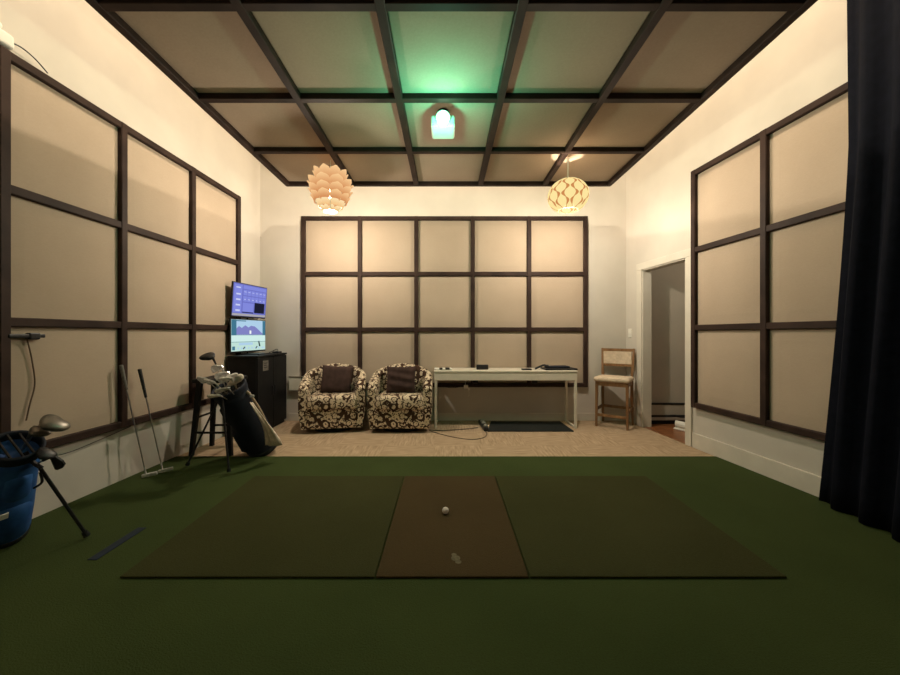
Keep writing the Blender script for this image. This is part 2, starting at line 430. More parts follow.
# ================================================================ projector
pc = P(443, 118, 2.95)
t = thing('projector', 'ceiling projector with glaring green white lens under the panel grid', 'projector', (pc.x, pc.y, pc.z))
b = bm_(); box(b, -.10, .10, .03, .24, -.05, .05, .02, seg=3); obj('body', b, 'white_plastic', t)
b = bm_(); q = Matrix.Rotation(PI/2, 4, 'X')
lathe(b, [(.058, -.04), (.062, 0.0), (.060, .012), (.052, .012), (.052, -.03)], 28); bmesh.ops.transform(b, matrix=q, verts=b.verts); obj('lens_barrel', b, 'white_plastic', t, smooth=False)
b = bm_(); lathe(b, [(.051, -.02), (.046, .002), (.03, .010), (.004, .014)], 28); bmesh.ops.transform(b, matrix=q, verts=b.verts); obj('lens', b, 'glass_lens', t, smooth=True)['label'] = 'glowing green white lens'
b = bm_(); tube(b, [(0, .15, .055), (0, .15, ZC-pc.z+.05)], .02, 12); lathe(b, [(.05, ZC-pc.z+.03), (.05, ZC-pc.z+.046)], 16, (0, .15, 0)); obj('mount', b, 'black_plastic', t)
lamp('flare_fill', 'POINT', (pc.x, pc.y-.12, pc.z-.20), FLARE_POWER, (.16, 1, .58), .03)  # added green lamp below the lens, imitates lens flare on the ceiling

# ================================================================ pendant lamps
def petal_bm(r, th, z, wid, hgt, tilt, ang):
    b = bm_(); n, m_ = 8, 8; g = []
    for j in range(m_+1):
        v = j/m_; row = []
        # rounded upper tip, straight foot
        wv = wid*(math.sqrt(max(.02, 1-max(0, (v-.45)/.55)**2)))*(.86+.14*min(1, v*3))
        for i in range(n+1):
            u = (i/n-.5)*2
            a = ang+u*wv/2/r
            out = tilt*(v)**1.5*hgt-.010*u*u
            rr = r+out
            row.append(Vector((rr*math.cos(a), rr*math.sin(a), z+v*hgt*(1-.18*tilt))))
        g.append(row)
    G1 = [[b.verts.new(p) for p in row] for row in g]
    for j in range(m_):
        for i in range(n): b.faces.new((G1[j][i], G1[j][i+1], G1[j+1][i+1], G1[j+1][i]))
    bmesh.ops.solidify(b, geom=b.faces[:], thickness=.0022)
    return b
pl = P(330.5, 193, 3.9)
t = thing('pendant_lamp', 'cream artichoke pendant lamp of overlapping rounded petals hanging at left', 'pendant lamp', (pl.x, pl.y, pl.z), 0.1, 'pendant lamps')
rows = [(.145, .075, .128, .165, .28, 9), (.188, .015, .140, .115, .55, 9), (.192, -.048, .140, .100, .5, 9), (.172, -.108, .125, .090, .5, 9), (.130, -.162, .095, .078, .45, 9), (.075, -.205, .058, .060, .4, 8)]
for k, (r, z, wd, hg, ti, n) in enumerate(rows):
    for i in range(n):
        obj('petal', petal_bm(r, 0, z, wd, hg, ti, 2*PI*(i+.5*(k % 2)*0+.5)/n - PI/2*0), 'petal' if k < 4 else 'petal_bright', t, smooth=True)
b = bm_(); tube(b, [(0, 0, .14), (0, 0, ZC-pl.z+.01)], .003); obj('cord', b, 'white_plastic', t)
b = bm_(); lathe(b, [(.02, .13), (.022, .15), (.010, .17)], 20); [tube(b, [(.015*math.cos(a), .015*math.sin(a), .15), (.136*math.cos(a), .136*math.sin(a), .085)], .002, 6) for a in (0, 2.09, 4.19)]; obj('cap', b, 'white_plastic', t)
b = bm_()
for (r, z, wd, hg, ti, n) in rows: lathe(b, [(r-.012, z+.006), (r-.009, z+.006), (r-.009, z+.014), (r-.012, z+.014), (r-.012, z+.006)], 24, cap=False)
for i in range(4):
    a = i*PI/2+.2; tube(b, [((r-.0105)*math.cos(a), (r-.0105)*math.sin(a), z+.01) for (r, z, *_) in rows], .0025, 6)
lathe(b, [(.150, .084), (.150, .087), (.02, .088), (.02, .084)], 28); lathe(b, [(.072, -.200), (.070, -.190), (.02, -.180), (.02, -.186)], 24)  # discs added to block light leaking up through the petals
obj('inner_frame_light_stops', b, 'white_metal', t)
b = bm_(); bmesh.ops.create_icosphere(b, subdivisions=3, radius=.035); tube(b, [(0, 0, .03), (0, 0, .13)], .014, 10); bu = obj('bulb', b, 'bulb', t, smooth=True); bu.location = (0, 0, -.03)
lamp('pendant_light', 'POINT', (pl.x, pl.y, pl.z-.235), PEND_POWER, PEND_COL, .04)

pr = P(568, 196, 3.85)
t = thing('pendant_lamp', 'round cream pendant lamp with wavy orange lattice hanging at right', 'pendant lamp', (pr.x, pr.y, pr.z), 0, 'pendant lamps')
b = bm_(); nu, nv = 196, 44; RX, RZ = .213, .180; rs = []
for j in range(nv+1):
    ph = math.radians(26)+(math.radians(152)-math.radians(26))*j/nv
    row = []
    for i in range(nu):
        a = 2*PI*i/nu-PI; z = RZ*math.cos(ph)
        u = a*14/(2*PI)+40; tt = abs(u % 2-1); s_ = math.sin(z*46)
        ln = abs(tt-(.5+.27*s_)); k = 1-.045*math.exp(-(ln/.13)**2)
        r = RX*math.sin(ph)*k
        row.append((r*math.cos(a), r*math.sin(a), z*k))
    rs.append(row)
rings(b, rs, cap=False); sh = obj('shade', b, 'lattice', t, smooth=True); sh.rotation_euler = (0, math.radians(0), 0)
md = sh.modifiers.new('thick', 'SOLIDIFY'); md.thickness = .002
b = bm_(); tube(b, [(0, 0, .17), (0, 0, ZC-pr.z+.01)], .008); obj('cord', b, 'white_plastic', t)
b = bm_(); lathe(b, [(.02, .155), (.02, .175), (.010, .19)], 20); [tube(b, [(.015*math.cos(a), .015*math.sin(a), .16), (.093*math.cos(a), .093*math.sin(a), .158)], .002, 6) for a in (0, 2.09, 4.19)]; obj('cap', b, 'white_plastic', t)
b = bm_(); bmesh.ops.create_icosphere(b, subdivisions=3, radius=.035); tube(b, [(0, 0, .03), (0, 0, .18)], .014, 10); obj('bulb', b, 'bulb', t, smooth=True)
lamp('pendant_light', 'POINT', (pr.x, pr.y, pr.z-.19), PEND_POWER, PEND_COL, .04)
lamp('pendant_light', 'POINT', (pr.x, pr.y, pr.z+.12), 5, (1, .70, .42), .04)

# ================================================================ barrel armchairs
def make_armchair(label, loc, rz):
    t = thing('armchair', label, 'armchair', loc, rz, 'barrel armchairs')
    W, yf, yb = .385, -.30, .30
    def upath(off):
        w_ = W-off; pts = []
        for k in range(7): pts.append((-w_, yf+(-.02-yf)*k/6))
        for k in range(1, 24):
            a = PI-PI*k/24; pts.append((w_*math.cos(a), -.02+(yb+.02-off)*math.sin(a)))
        for k in range(7): pts.append((w_, -.02+(yf+.02)*k/6))
        return pts
    def hh(k, n):
        s = abs(k/(n-1)-.5)*2          # 0 at the back, 1 at arm fronts
        return .785-.225*(s**1.6)-.03*max(0, s-.85)/.15
    po = upath(0); pb = upath(.035); pi = upath(.105); pm = upath(.05); n = len(po)
    b = bm_(); secs = []
    for k in range(n):
        h = hh(k, n); o_, m2, i_, bb = po[k], pm[k], pi[k], pb[k]
        # outer flares towards the top rim
        sec = [(bb[0], bb[1], .055), (o_[0]*.97+bb[0]*.03, o_[1], .25), (o_[0], o_[1], h-.07), (o_[0]*.995, o_[1]*.995, h-.03), (m2[0]+(o_[0]-m2[0])*.55, m2[1]+(o_[1]-m2[1])*.55, h-.006), (m2[0], m2[1], h),
               (i_[0]+(m2[0]-i_[0])*.4, i_[1]+(m2[1]-i_[1])*.4, h-.008), (i_[0], i_[1], h-.04), (i_[0], i_[1], .25), (i_[0], i_[1], .055)]
        if k in (0, n-1): sec = [(x*.99, y+.012, z) for x, y, z in sec]
        secs.append(sec)
    rings(b, secs, cap=True, closed=True); obj('shell', b, 'portrait', t, smooth=False)
    b = bm_(); box(b, -.285, .285, yf-.005, .16, .055, .285, .02, seg=3); obj('front_panel', b, 'portrait', t)
    b = bm_(); box(b, -.283, .283, yf-.03, .17, .275, .435, .04, seg=4); 
    for v in b.verts:
        if v.co.z > .4: v.co.z += .018*(1-(v.co.x/.3)**2)
    obj('seat_cushion', b, 'portrait', t, smooth=True)
    b = bm_(); lathe(b, [(.25, .0), (.25, .03), (.20, .035), (.20, .06)], 32); obj('swivel_base', b, 'black', t)['label'] = 'black round swivel base'
    return t
ch1 = make_armchair('patterned barrel armchair nearer the black cabinet, turned slightly right', (-1.40, 4.545, 0), math.radians(10))
ch2 = make_armchair('patterned barrel armchair standing beside the white desk, facing straight ahead', (-.555, 4.545, 0), math.radians(1))
def pillow(label, loc, rx, ry, rz, s=.185, th=.055, wr=0):
    b = bm_(); n = 18
    for sgn in (1, -1):
        g = []
        for i in range(n+1):
            row = []
            for j in range(n+1):
                u, v = i/n*2-1, j/n*2-1
                f = max(0, (1-u**4)*(1-v**4))**.6
                k = 1-.07*(1-abs(u))*0-.06*(1-u*u)*(abs(v) > .99)-.06*(1-v*v)*(abs(u) > .99)
                y = sgn*(th*f+.002) - wr*.010*f*math.sin(v*10+u*2)*(1 if sgn < 0 else 0)
                row.append(b.verts.new((u*s*k, y, v*s*k*.92)))
            g.append(row)
        for i in range(n):
            for j in range(n): b.faces.new((g[i][j], g[i+1][j], g[i+1][j+1], g[i][j+1]))
    bmesh.ops.remove_doubles(b, verts=b.verts, dist=.0045)
    o = obj('throw_pillow', b, 'pillow', smooth=True); o.location = loc; o.rotation_euler = (rx, ry, rz)
    return tag(o, label, 'pillow', 'dark brown throw pillows')
pillow('smooth dark brown throw pillow on the armchair nearer the cabinet', (-1.375, 4.53, .605), math.radians(-14), math.radians(4), math.radians(10), s=.19)
pillow('creased dark brown throw pillow on the armchair beside the desk', (-.565, 4.53, .60), math.radians(-14), 0, 0, s=.185, wr=1)

# ================================================================ desk
dx0, dx1, dy0, dy1 = -.15, 1.635, 4.46, 4.855
t = thing('desk', 'long narrow white desk with thin metal legs against the back wall', 'desk', ((dx0+dx1)/2, (dy0+dy1)/2, 0))
hw = (dx1-dx0)/2; hd = (dy1-dy0)/2
b = bm_(); box(b, -hw, hw, -hd, hd, .695, .72, .006); obj('desk_top', b, 'white_metal', t)
b = bm_(); box(b, -hw+.006, hw-.006, -hd+.006, hd-.01, .598, .694, .003); obj('apron', b, 'white_metal', t)
for s in (-1, 1):
    b = bm_(); x = s*(hw-.022)
    box(b, x-.015, x+.015, -hd+.01, -hd+.04, 0, .60, .003); obj('leg', b, 'white_metal', t)
    b = bm_(); box(b, x-.015, x+.015, hd-.04, hd-.01, 0, .60, .003); obj('leg', b, 'white_metal', t)
    b = bm_(); box(b, x-.012, x+.012, -hd+.04, hd-.04, 0.002, .024, .003); obj('foot_rail', b, 'white_metal', t)
for x in (-.37+.0, .385):
    b = bm_(); box(b, x-.035, x+.035, -.10, -.02, .545, .60, .012); obj('bracket', b, 'black_plastic', t)['label'] = 'small dark clamp under the apron'

def on_desk(px, d, z=.72): return ((px-VX)/F*d, d, z)
b = bm_(); box(b, -.075, .075, -.03, .03, 0, .062, .006); o = obj('speaker_box', b, 'black_plastic'); o.location = on_desk(482.3, 4.62)
tag(o, 'black oblong box standing on the middle of the white desk', 'box')
b = bm_(); box(b, -.06, .06, -.04, .04, 0, .018, .005); o = obj('remote_control', b, 'black_plastic'); o.location = on_desk(526.5, 4.56)
tag(o, 'small flat black device on the desk beside the open folder', 'device')
t = thing('black_case', 'flat black case lying on the right end of the desk', 'case', on_desk(559, 4.62), math.radians(3))
b = bm_(); box(b, -.21, .20, -.11, .11, 0, .022, .006); obj('case_body', b, 'black_plastic', t)
b = bm_(); box(b, -.16, .13, -.05, .10, .022, .045, .011, seg=3); obj('padded_flap', b, 'navy', t)
b = bm_(); tube(b, spline([(-.17, -.04, .045), (-.20, -.02, .06), (-.27, 0, .03), (-.31, .0, .01)]), .012); lathe(b, [(.03, .022), (.032, .05), (.02, .066)], 14, (-.165, -.02, 0)); obj('handle', b, 'black_plastic', t)
t = thing('game_controller', 'black and white handheld controller on the left end of the desk', 'controller', on_desk(444, 4.56), .1)
b = bm_(); box(b, -.12, .10, -.05, .05, 0, .026, .011, seg=3); obj('shell', b, 'white_plastic', t)
b = bm_(); box(b, -.065, -.02, -.052, .02, .006, .03, .008); box(b, .01, .07, -.052, .02, .006, .03, .008); obj('grip_pad', b, 'black_plastic', t)
# cord and plug hanging under desk
b = bm_(); tube(b, spline([(-.12, 4.83, .50), (.05, 4.84, .455), (.20, 4.83, .47), (.27, 4.80, .52), (.30, 4.72, .57)]), .004, 6)
tag(obj('extension_cable', b, 'black_plastic'), 'black cord strung under the desk along the back wall', 'cord')
t = thing('power_plug', 'pale adapter plug dangling from the clamp under the desk', 'plug', (.265, 4.66, .50))
b = bm_(); box(b, -.035, .02, -.02, .02, -.03, .015, .006); box(b, .02, .045, -.015, .015, -.05, -.02, .005); obj('body', b, 'white_plastic', t)
b = bm_(); tube(b, spline([(-.01, 0, .01), (-.015, 0, .05), (0, -.0, .096)]), .004, 6); tube(b, spline([(.03, 0, -.05), (.035, .02, -.12), (.02, .05, -.14)]), .003, 6); obj('cord', b, 'white_plastic', t)

# floor mat + power strip + cords
b = bm_(); q = [(.50, 4.325), (1.535, 4.325), (1.52, 4.80), (.60, 4.80)]
rings(b, [[(x, y, .0) for x, y in q], [(x, y, .012) for x, y in q]])
tag(obj('floor_mat', b, 'black_rubber'), 'flat black rubber mat on the carpet under the desk', 'mat')
t = thing('power_strip', 'black power strip with pale plugs at the left end of the floor mat', 'power strip', (.475, 4.53, 0), math.radians(4))
b = bm_(); box(b, -.03, .03, -.19, .25, 0, .04, .008); obj('housing', b, 'black_plastic', t)
for y in (-.12, 0.02, .14):
    b = bm_(); box(b, -.022, .026, y-.025, y+.025, .04, .065, .006); obj('plug', b, nmat('grey_plug', (.22, .22, .19), (.3, .3, .26), 20, .5), t)
b = bm_(); tube(b, spline([(.40, 4.50, .006), (.2, 4.42, .006), (-.05, 4.36, .006), (-.22, 4.40, .006)]), .004, 6)
tag(obj('extension_cable', b, 'black_plastic'), 'thin black cord running from power strip towards the armchair', 'cord')
b = bm_(); tube(b, spline([(-.2, 4.36, .005), (0, 4.15, .005), (.25, 4.0, .005), (.42, 4.06, .005), (.48, 4.22, .005), (.47, 4.32, .008)]), .003, 6)
tag(obj('extension_cable', b, 'black_plastic'), 'thin cord looping across the carpet in front of the desk', 'cord')

# ================================================================ counter stool
A = Vector((1.925, 4.60, 0)); B_ = Vector((2.205, 4.385, 0))
ctr = (A+B_)/2; ang = math.atan2(B_.y-A.y, B_.x-A.x)
Wd = .39; Dp = .33
t = thing('counter_stool', 'oak counter stool with beige upholstered seat standing in the right corner', 'stool', ctr, ang)
# local x along the front edge, +y backwards
for s in (-1, 1):
    x = s*Wd/2*.93
    b = bm_(); tube(b, [(x, 0, 0), (x*.97, .012, .60)], [.017, .024], 4, sq=True); obj('leg', b, 'oak', t)
    b = bm_(); tube(b, [(x, Dp, 0), (x*.97, Dp-.035, .35), (x*.97, Dp-.03, .62), (x*1.02, Dp-.005, .82), (x*1.06, Dp+.02, .985)], [.016, .022, .022, .019, .016], 4, sq=True); obj('leg', b, 'oak', t)
    b = bm_(); box(b, x-.010, x+.010, .015, Dp-.02, .20, .235, .003); obj('stretcher', b, 'oak', t)
b = bm_(); box(b, -Wd*.44, Wd*.44, -.004, .02, .13, .165, .003); obj('stretcher', b, 'oak', t)
b = bm_(); box(b, -Wd*.44, Wd*.44, Dp-.04, Dp-.02, .20, .235, .003); obj('stretcher', b, 'oak', t)
b = bm_(); box(b, -Wd*.47, Wd*.47, -.005, Dp-.03, .52, .572, .004); obj('seat_frame', b, 'oak', t)
b = bm_(); box(b, -Wd*.54, Wd*.53, -.035, Dp-.035, .572, .632, .027, seg=4)
for v in b.verts:
    if v.co.z > .61: v.co.z += .015*(1-(v.co.x/.2)**2)
obj('seat', b, 'cream_cloth', t, smooth=True)
def arcbar(z0, z1, y0, bow, th, w_):
    b = bm_(); rs = []
    for k in range(13):
        u = k/12*2-1; y = y0+bow*(1-u*u); x = u*w_
        rs.append([(x, y, z0), (x, y+th, z0), (x, y+th, z1), (x, y, z1)])
    rings(b, rs); return b
obj('top_rail', arcbar(.945, .982, Dp+.005, .022, .024, Wd*.52), 'oak', t)
obj('back_rail', arcbar(.75, .782, Dp-.02, .02, .022, Wd*.48), 'oak', t)
obj('backrest', arcbar(.784, .943, Dp-.018, .02, .035, Wd*.435), 'cream_cloth', t)

# ================================================================ wall bits
b = bm_(); box(b, .06, .13, -.008, 0, 1.13, 1.245, .003, mtx=RM)
t = tag(obj('light_switch', b, 'white_plastic'), 'white light switch plate on the right wall beside the doorway', 'light switch')
b = bm_(); box(b, .083, .107, -.013, -.008, 1.165, 1.21, .002, mtx=RM); obj('rocker', b, 'white_plastic', t)
b = bm_(); box(b, -2.12, -1.90, D-.05, D, .42, .60, .004); t = tag(obj('junction_box', b, 'white_paint'), 'pale wall box between the black cabinet and the armchair', 'box')
b = bm_(); box(b, -2.12, -1.90, D-.06, D-.048, .595, .607, .002); box(b, -2.12, -1.90, D-.055, D, .405, .419, .002); obj('rim', b, nmat('grey_rim', (.18, .17, .14), (.24, .22, .18), 9, .6), t)
b = bm_(); lathe(b, [(.008, 0), (.008, .01), (.004, .018)], 10); bmesh.ops.transform(b, matrix=Matrix.Translation((-2.52, D-.0, 2.49)) @ Matrix.Rotation(PI/2, 4, 'X'), verts=b.verts)
o = tag(obj('wall_hook', b, 'steel'), 'tiny nail in the back wall near the left corner', 'nail')

# hall heater and shoe
t = thing('baseboard_heater', 'low baseboard heater on the hall wall beyond the doorway', 'heater', (3.3, 4.735, 0))
b = bm_(); box(b, -.70, .9, -.05, .0, .12, .255, .004); obj('cover', b, 'hallwall', t)
b = bm_(); box(b, -.70, .9, -.04, .0, .09, .12); box(b, -.7, .9, -.045, 0, .0, .05); box(b, -.7, .9, -.055, 0, .255, .27); obj('vent', b, 'black', t)
b = bm_(); box(b, -.70, .9, -.045, 0, .05, .09); obj('lower_cover', b, 'hallwall', t)
b = bm_(); tube(b, spline([(2.85, 4.66, .11), (2.95, 4.655, .118), (3.05, 4.65, .105), (3.2, 4.655, .11)]), .014, 8); tube(b, [(2.68, 4.66, .11), (2.85, 4.66, .11)], .005, 6)
tag(obj('cable_bundle', b, 'black_plastic'), 'black cable bundle resting along the hall heater', 'cable')
sh = thing('shoe', 'white shoe on the wooden hall floor just inside the doorway', 'shoe', (2.90, 4.35, .002), math.radians(-60))
b = bm_(); rs = []
for k in range(11):
    u = k/10; x = -.12+.24*u; wv = .038*(math.sin(PI*min(1, max(.06, u*.93+.04)))**.45); h = .085-.05*max(0, (u-.45)/.55)
    rs.append([(x, wv*math.cos(a), .022+h*.5+h*.5*math.sin(a)) for a in [2*PI*i/12 for i in range(12)]])
rings(b, rs); obj('upper', b, 'white_plastic', sh, smooth=True)
b = bm_(); box(b, -.125, .13, -.042, .042, 0, .022, .008); obj('sole', b, 'white_plastic', sh)

# white sensor on top of left frame
zt = .455+3*.793+.0275
sp = LM @ Vector((-(D-2.065), -.03, zt))
t = thing('wall_sensor', 'white box device perched on top of the left panel frame', 'device', sp, AL)
b = bm_(); box(b, -.10, .085, -.022, .026, 0, .085, .018, seg=3); box(b, -.09, .03, -.02, .024, .08, .12, .015); obj('housing', b, 'white_plastic', t)
b = bm_(); tube(b, spline([(.08, 0, .05), (.13, .0, .06), (.20, 0, .045), (.27, 0, .005)]), .004, 6); obj('cord', b, 'black_plastic', t)
# bracket with cord on left wall
bp_ = LM @ Vector((-(D-2.21), -.03, 1.163))
t = thing('wall_bracket', 'small dark bracket with a hanging cord on the left wall panel', 'bracket', bp_, AL)
b = bm_(); box(b, -.10, .09, -.03, .005, -.012, .012, .006); box(b, .0, .06, -.034, .002, -.022, .02, .008); obj('arm', b, 'black_plastic', t)
b = bm_(); tube(b, spline([(0, -.014, -.01), (.03, -.01, -.15), (.045, -.01, -.3), (.02, -.01, -.42), (.0, -.01, -.52)]), .004, 6); obj('cord', b, nmat('brown_cord', (.09, .055, .03), (.12, .07, .04), 9, .7), t)

# ================================================================ black cabinet + monitors
cx0, cx1, cy0, cy1, chh_ = -2.485, -2.145, 4.10, 4.85, .925
t = thing('cabinet', 'waist high black cabinet in the left corner under the monitors', 'cabinet', ((cx0+cx1)/2, (cy0+cy1)/2, 0))
hx = (cx1-cx0)/2; hy = (cy1-cy0)/2
b = bm_(); box(b, -hx, hx-.02, -hy, hy, .03, chh_-.022, .003); obj('body', b, 'black', t)
b = bm_(); box(b, -hx-.005, hx+.004, -hy-.006, hy, chh_-.022, chh_, .003); obj('cabinet_top', b, 'black', t)
b = bm_(); box(b, -hx+.01, hx-.03, -hy+.01, hy-.01, 0, .03); obj('plinth', b, 'black', t)
for y0, y1 in ((-hy+.004, -.003), (.003, hy-.004)):
    b = bm_(); box(b, hx-.02, hx-.001, y0, y1, .04, chh_-.03, .003); d_ = obj('door', b, 'black', t)
    b = bm_(); yy = y1-.03 if y0 < -.1 else y0+.03; box(b, hx-.001, hx+.012, yy-.006, yy+.006, .42, .54, .003); obj('handle', b, 'black_plastic', d_)
b = bm_(); box(b, hx-.001, hx+.002, -.26, -.13, .74, .86)
obj('sticker', b, nmat('sticker', (.10, .09, .08), (.16, .15, .13), 40, .6), t)['label'] = 'small grey sticker on the door'
b = bm_()
for k in range(3): box(b, hx+.002, hx+.0028, -.235, -.155-.02*(k % 2), .775+.025*k, .783+.025*k)
obj('sticker_print', b, 'black', t)

def screen_mat_boxes(parts):
    pass
SC = {k: emat('screen_'+k, c, s) for k, c, s in (
    ('blue', (.17, .19, .62), .9), ('blue2', (.23, .26, .74), .95), ('light', (.62, .66, .92), .95), ('dark', (.02, .022, .05), .6),
    ('grey', (.50, .48, .50), .8), ('sky', (.42, .62, .80), 1.0), ('mount', (.24, .25, .60), .9), ('mint', (.55, .78, .70), .95),
    ('mint2', (.62, .84, .80), 1.0), ('teal', (.06, .20, .30), .9), ('ink', (.03, .06, .08), .6), ('white', (.9, .95, .9), 1.0))}
def monitor(label, p0, p1, z0, z1, lean, content):
    # p0 = near bottom corner (x, y), p1 = far bottom corner
    p0 = Vector((*p0, 0)); p1 = Vector((*p1, 0)); W = (p1-p0).length; a = math.atan2(p1.y-p0.y, p1.x-p0.x)
    t = thing('monitor', label, 'monitor', (p0.x, p0.y, z0), a, 'stacked computer monitors')
    t.rotation_euler = (lean, 0, a)
    Hm = z1-z0
    b = bm_(); box(b, 0, W, 0, .022, 0, Hm, .006); box(b, W*.3, W*.7, .02, .034, Hm*.3, Hm*.7, .004); obj('housing', b, 'black_plastic', t)
    s = obj('screen', (lambda bb: (box(bb, .01, W-.01, -.0015, .002, .018, Hm-.01), bb)[1])(bm_()), SC['blue' if content == 0 else 'mint'], t)
    x0, x1, y0, y1 = .012, W-.012, .02, Hm-.012
    def rect(c, u0, u1, v0, v1, lay=1, poly=None):
        b = bm_(); yy = -.0015-.0006*lay
        if poly:
            n_ = [(x0+(x1-x0)*u, yy, y0+(y1-y0)*v) for u, v in poly]
            rings(b, [n_, [(p[0], -.0012, p[2]) for p in n_]])
        else: box(b, x0+(x1-x0)*u0, x0+(x1-x0)*u1, yy, -.0012, y0+(y1-y0)*v0, y0+(y1-y0)*v1)
        return (c, b)
    R = []
    if content == 0:
        R.append(rect('grey', 0, 1, 0, .07)); R.append(rect('blue2', .02, .24, .1, .97)); R.append(rect('blue2', .27, .98, .86, .97))
        for j in range(2):
            for i in range(6): R.append(rect('blue2', .28+.118*i, .28+.118*i+.105, .46+.2*j, .46+.2*j+.17))
        R.append(rect('blue2', .28, .60, .14, .42)); R.append(rect('dark', .63, .95, .12, .46, 2)); R.append(rect('dark', .27, .60, .10, .13, 2))
        R.append(rect('light', .07, .19, .86, .90, 2))
        for k in range(4): R.append(rect('light', .08, .20, .14+.17*k, .19+.17*k, 2)); 
        for k in range(6): R.append(rect('light', .31+.118*k, .35+.118*k, .52, .54, 2)); R.append(rect('light', .30+.118*k, .36+.118*k, .76, .775, 2))
    else:
        R.append(rect('sky', 0, 1, .52, 1)); R.append(rect('teal', 0, .13, .5, 1, 3)); R.append(rect('teal', .91, 1, .5, 1, 3))
        R.append(rect('mount', 0, 0, 0, 0, 2, [(.13, .52), (.13, .72), (.2, .80), (.28, .74), (.38, .83), (.47, .76), (.55, .82), (.66, .80), (.75, .72), (.84, .62), (.91, .56), (.91, .52)]))
        R.append(rect('teal', 0, 1, .503, .515, 3)); R.append(rect('teal', 0, 1, .28, .292, 2)); R.append(rect('mint2', 0, 1, .30, .50))
        R.append(rect('white', .50, .55, .55, .66, 4)); R.append(rect('teal', .13, .4, .955, .985, 3))
        R.append(rect('teal', .02, .09, .03, .15, 3)); R.append(rect('sky', .2, .6, .18, .26, 2))
        for u in (.33, .70): R.append(rect('ink', 0, 0, 0, 0, 3, [(u, .04), (u+.05, .12), (u+.02, .13), (u-.02, .06)]))
        R.append(rect('ink', 0, 0, 0, 0, 4, [(.80, .12), (.84, .12), (.80, .30), (.77, .30), (.78, .22)]))
        for k in range(7): R.append(rect('sky', .16+.1*k, .20+.1*k, .05, .11, 2))
        R.append(rect('sky', .88, .97, .05, .1, 2))
    cols = {}
    for c, bb in R:
        me = bpy.data.meshes.new('tmp'); bmesh.ops.recalc_face_normals(bb, faces=bb.faces); bb.to_mesh(me); bb.free(); cols.setdefault(c, []).append(me)
    allb = bm_(); mats = list(cols)
    for k, c in enumerate(mats):
        for me in cols[c]:
            n0 = len(allb.faces); allb.from_mesh(me); allb.faces.ensure_lookup_table()
            for f in allb.faces[n0:]: f.material_index = k
            bpy.data.meshes.remove(me)
    obj('display_graphics', allb, [SC[c] for c in mats], s)
    return t, W
mp0 = (-2.46, 4.11); mp1 = (-2.375, 4.74)
tl, Wm = monitor('lower of two stacked monitors, showing a green golf range with mountains', mp0, mp1, .955, 1.355, 0, 1)
monitor('upper of two stacked monitors, showing a purple menu of tiles', (mp0[0]+.005, mp0[1]), (mp1[0]+.002, mp1[1]-.01), 1.372, 1.78, math.radians(4), 0)
t = thing('monitor_stand', 'black stand holding the two stacked monitors on the cabinet', 'monitor stand', (-2.462, 4.47, .925))
b = bm_(); box(b, -.02, .22, -.16, .16, 0, .012, .004); obj('base', b, 'black_plastic', t)
b = bm_(); tube(b, [(-.004, 0, .01), (-.004, 0, .70)], .009, 12); obj('pole', b, 'black_plastic', t)
b = bm_(); tube(b, spline([(-2.27, 4.66, .93), (-2.21, 4.72, .95), (-2.24, 4.77, .975), (-2.30, 4.78, .95), (-2.33, 4.74, .93)]), .005, 6)
box(b, -2.25, -2.17, 4.66, 4.76, .925, .95, .006)
tag(obj('cable_adapter', b, 'black_plastic'), 'small adapter and looped cable on the cabinet beside the monitors', 'adapter')

# ================================================================ black bar stool
feet = [Vector((-2.455, 3.47, 0)), Vector((-2.075, 3.47, 0)), Vector((-2.085, 3.79, 0)), Vector((-2.465, 3.79, 0))]
sc_ = sum(feet, Vector())/4
t = thing('bar_stool', 'black wooden bar stool behind the navy golf bag', 'stool', sc_)
tops = [Vector((f.x-sc_.x, f.y-sc_.y, 0))*.72+Vector((0, 0, .70)) for f in feet]
for f, tp in zip(feet, tops):
    b = bm_(); tube(b, [f-sc_, tp], [.024, .030], 4, sq=True); obj('leg', b, 'black', t)
for i in range(4):
    for zf in ((.22, .36)[i % 2],):
        a_ = (feet[i]-sc_).lerp(tops[i], zf/.7); c_ = (feet[(i+1) % 4]-sc_).lerp(tops[(i+1) % 4], zf/.7)
        b = bm_(); tube(b, [a_, c_], .011, 8); obj('rung', b, 'black', t)
b = bm_(); box(b, -.185, .185, -.165, .165, .70, .74, .014, seg=3); obj('seat', b, 'black', t)

# ================================================================ golf clubs and bags
def head_mtx(pos, shaft, toe):
    z = -shaft.normalized(); x = (toe-z*toe.dot(z)).normalized(); y = z.cross(x)
    m = Matrix((x, y, z)).transposed().to_4x4(); m.translation = pos; return m
def iron_head(b, m, s=1):
    # blade outline in x (heel to toe), z (up the shaft)
    prof = [(-.012, -.002), (.0, -.012), (.05, -.016), (.072, -.008), (.082, .012), (.080, .042), (.070, .050), (.045, .036), (.012, .018), (-.008, .014)]
    prof = [(x*s, z*s) for x, z in prof]
    rs = [[m @ Vector((x*k+(1-k)*.035, y, z*k+(1-k)*.012)) for x, z in prof] for y, k in ((-.009, .93), (-.006, 1), (.004, 1), (.007, .82), (.003, .6))]
    rings(b, rs); tube(b, [m @ Vector((0, 0, 0)), m @ Vector((0, 0, .055))], [.0085, .007], 8)
def wood_head(b, m, s=1):
    r0 = len(b.verts); R = bmesh.ops.create_icosphere(b, subdivisions=3, radius=1)
    for v in R['verts']:
        x, y, z = v.co
        z = z*(.024 if z > 0 else .014)*s*1.1
        v.co = Vector((x*.052*s+.045*s, y*.044*s+.018*s*(1-abs(x)), z))
    bmesh.ops.transform(b, matrix=m, verts=R['verts'])
    tube(b, [m @ Vector((.006, 0, -.005)), m @ Vector((0, 0, .07))], [.011, .007], 8)
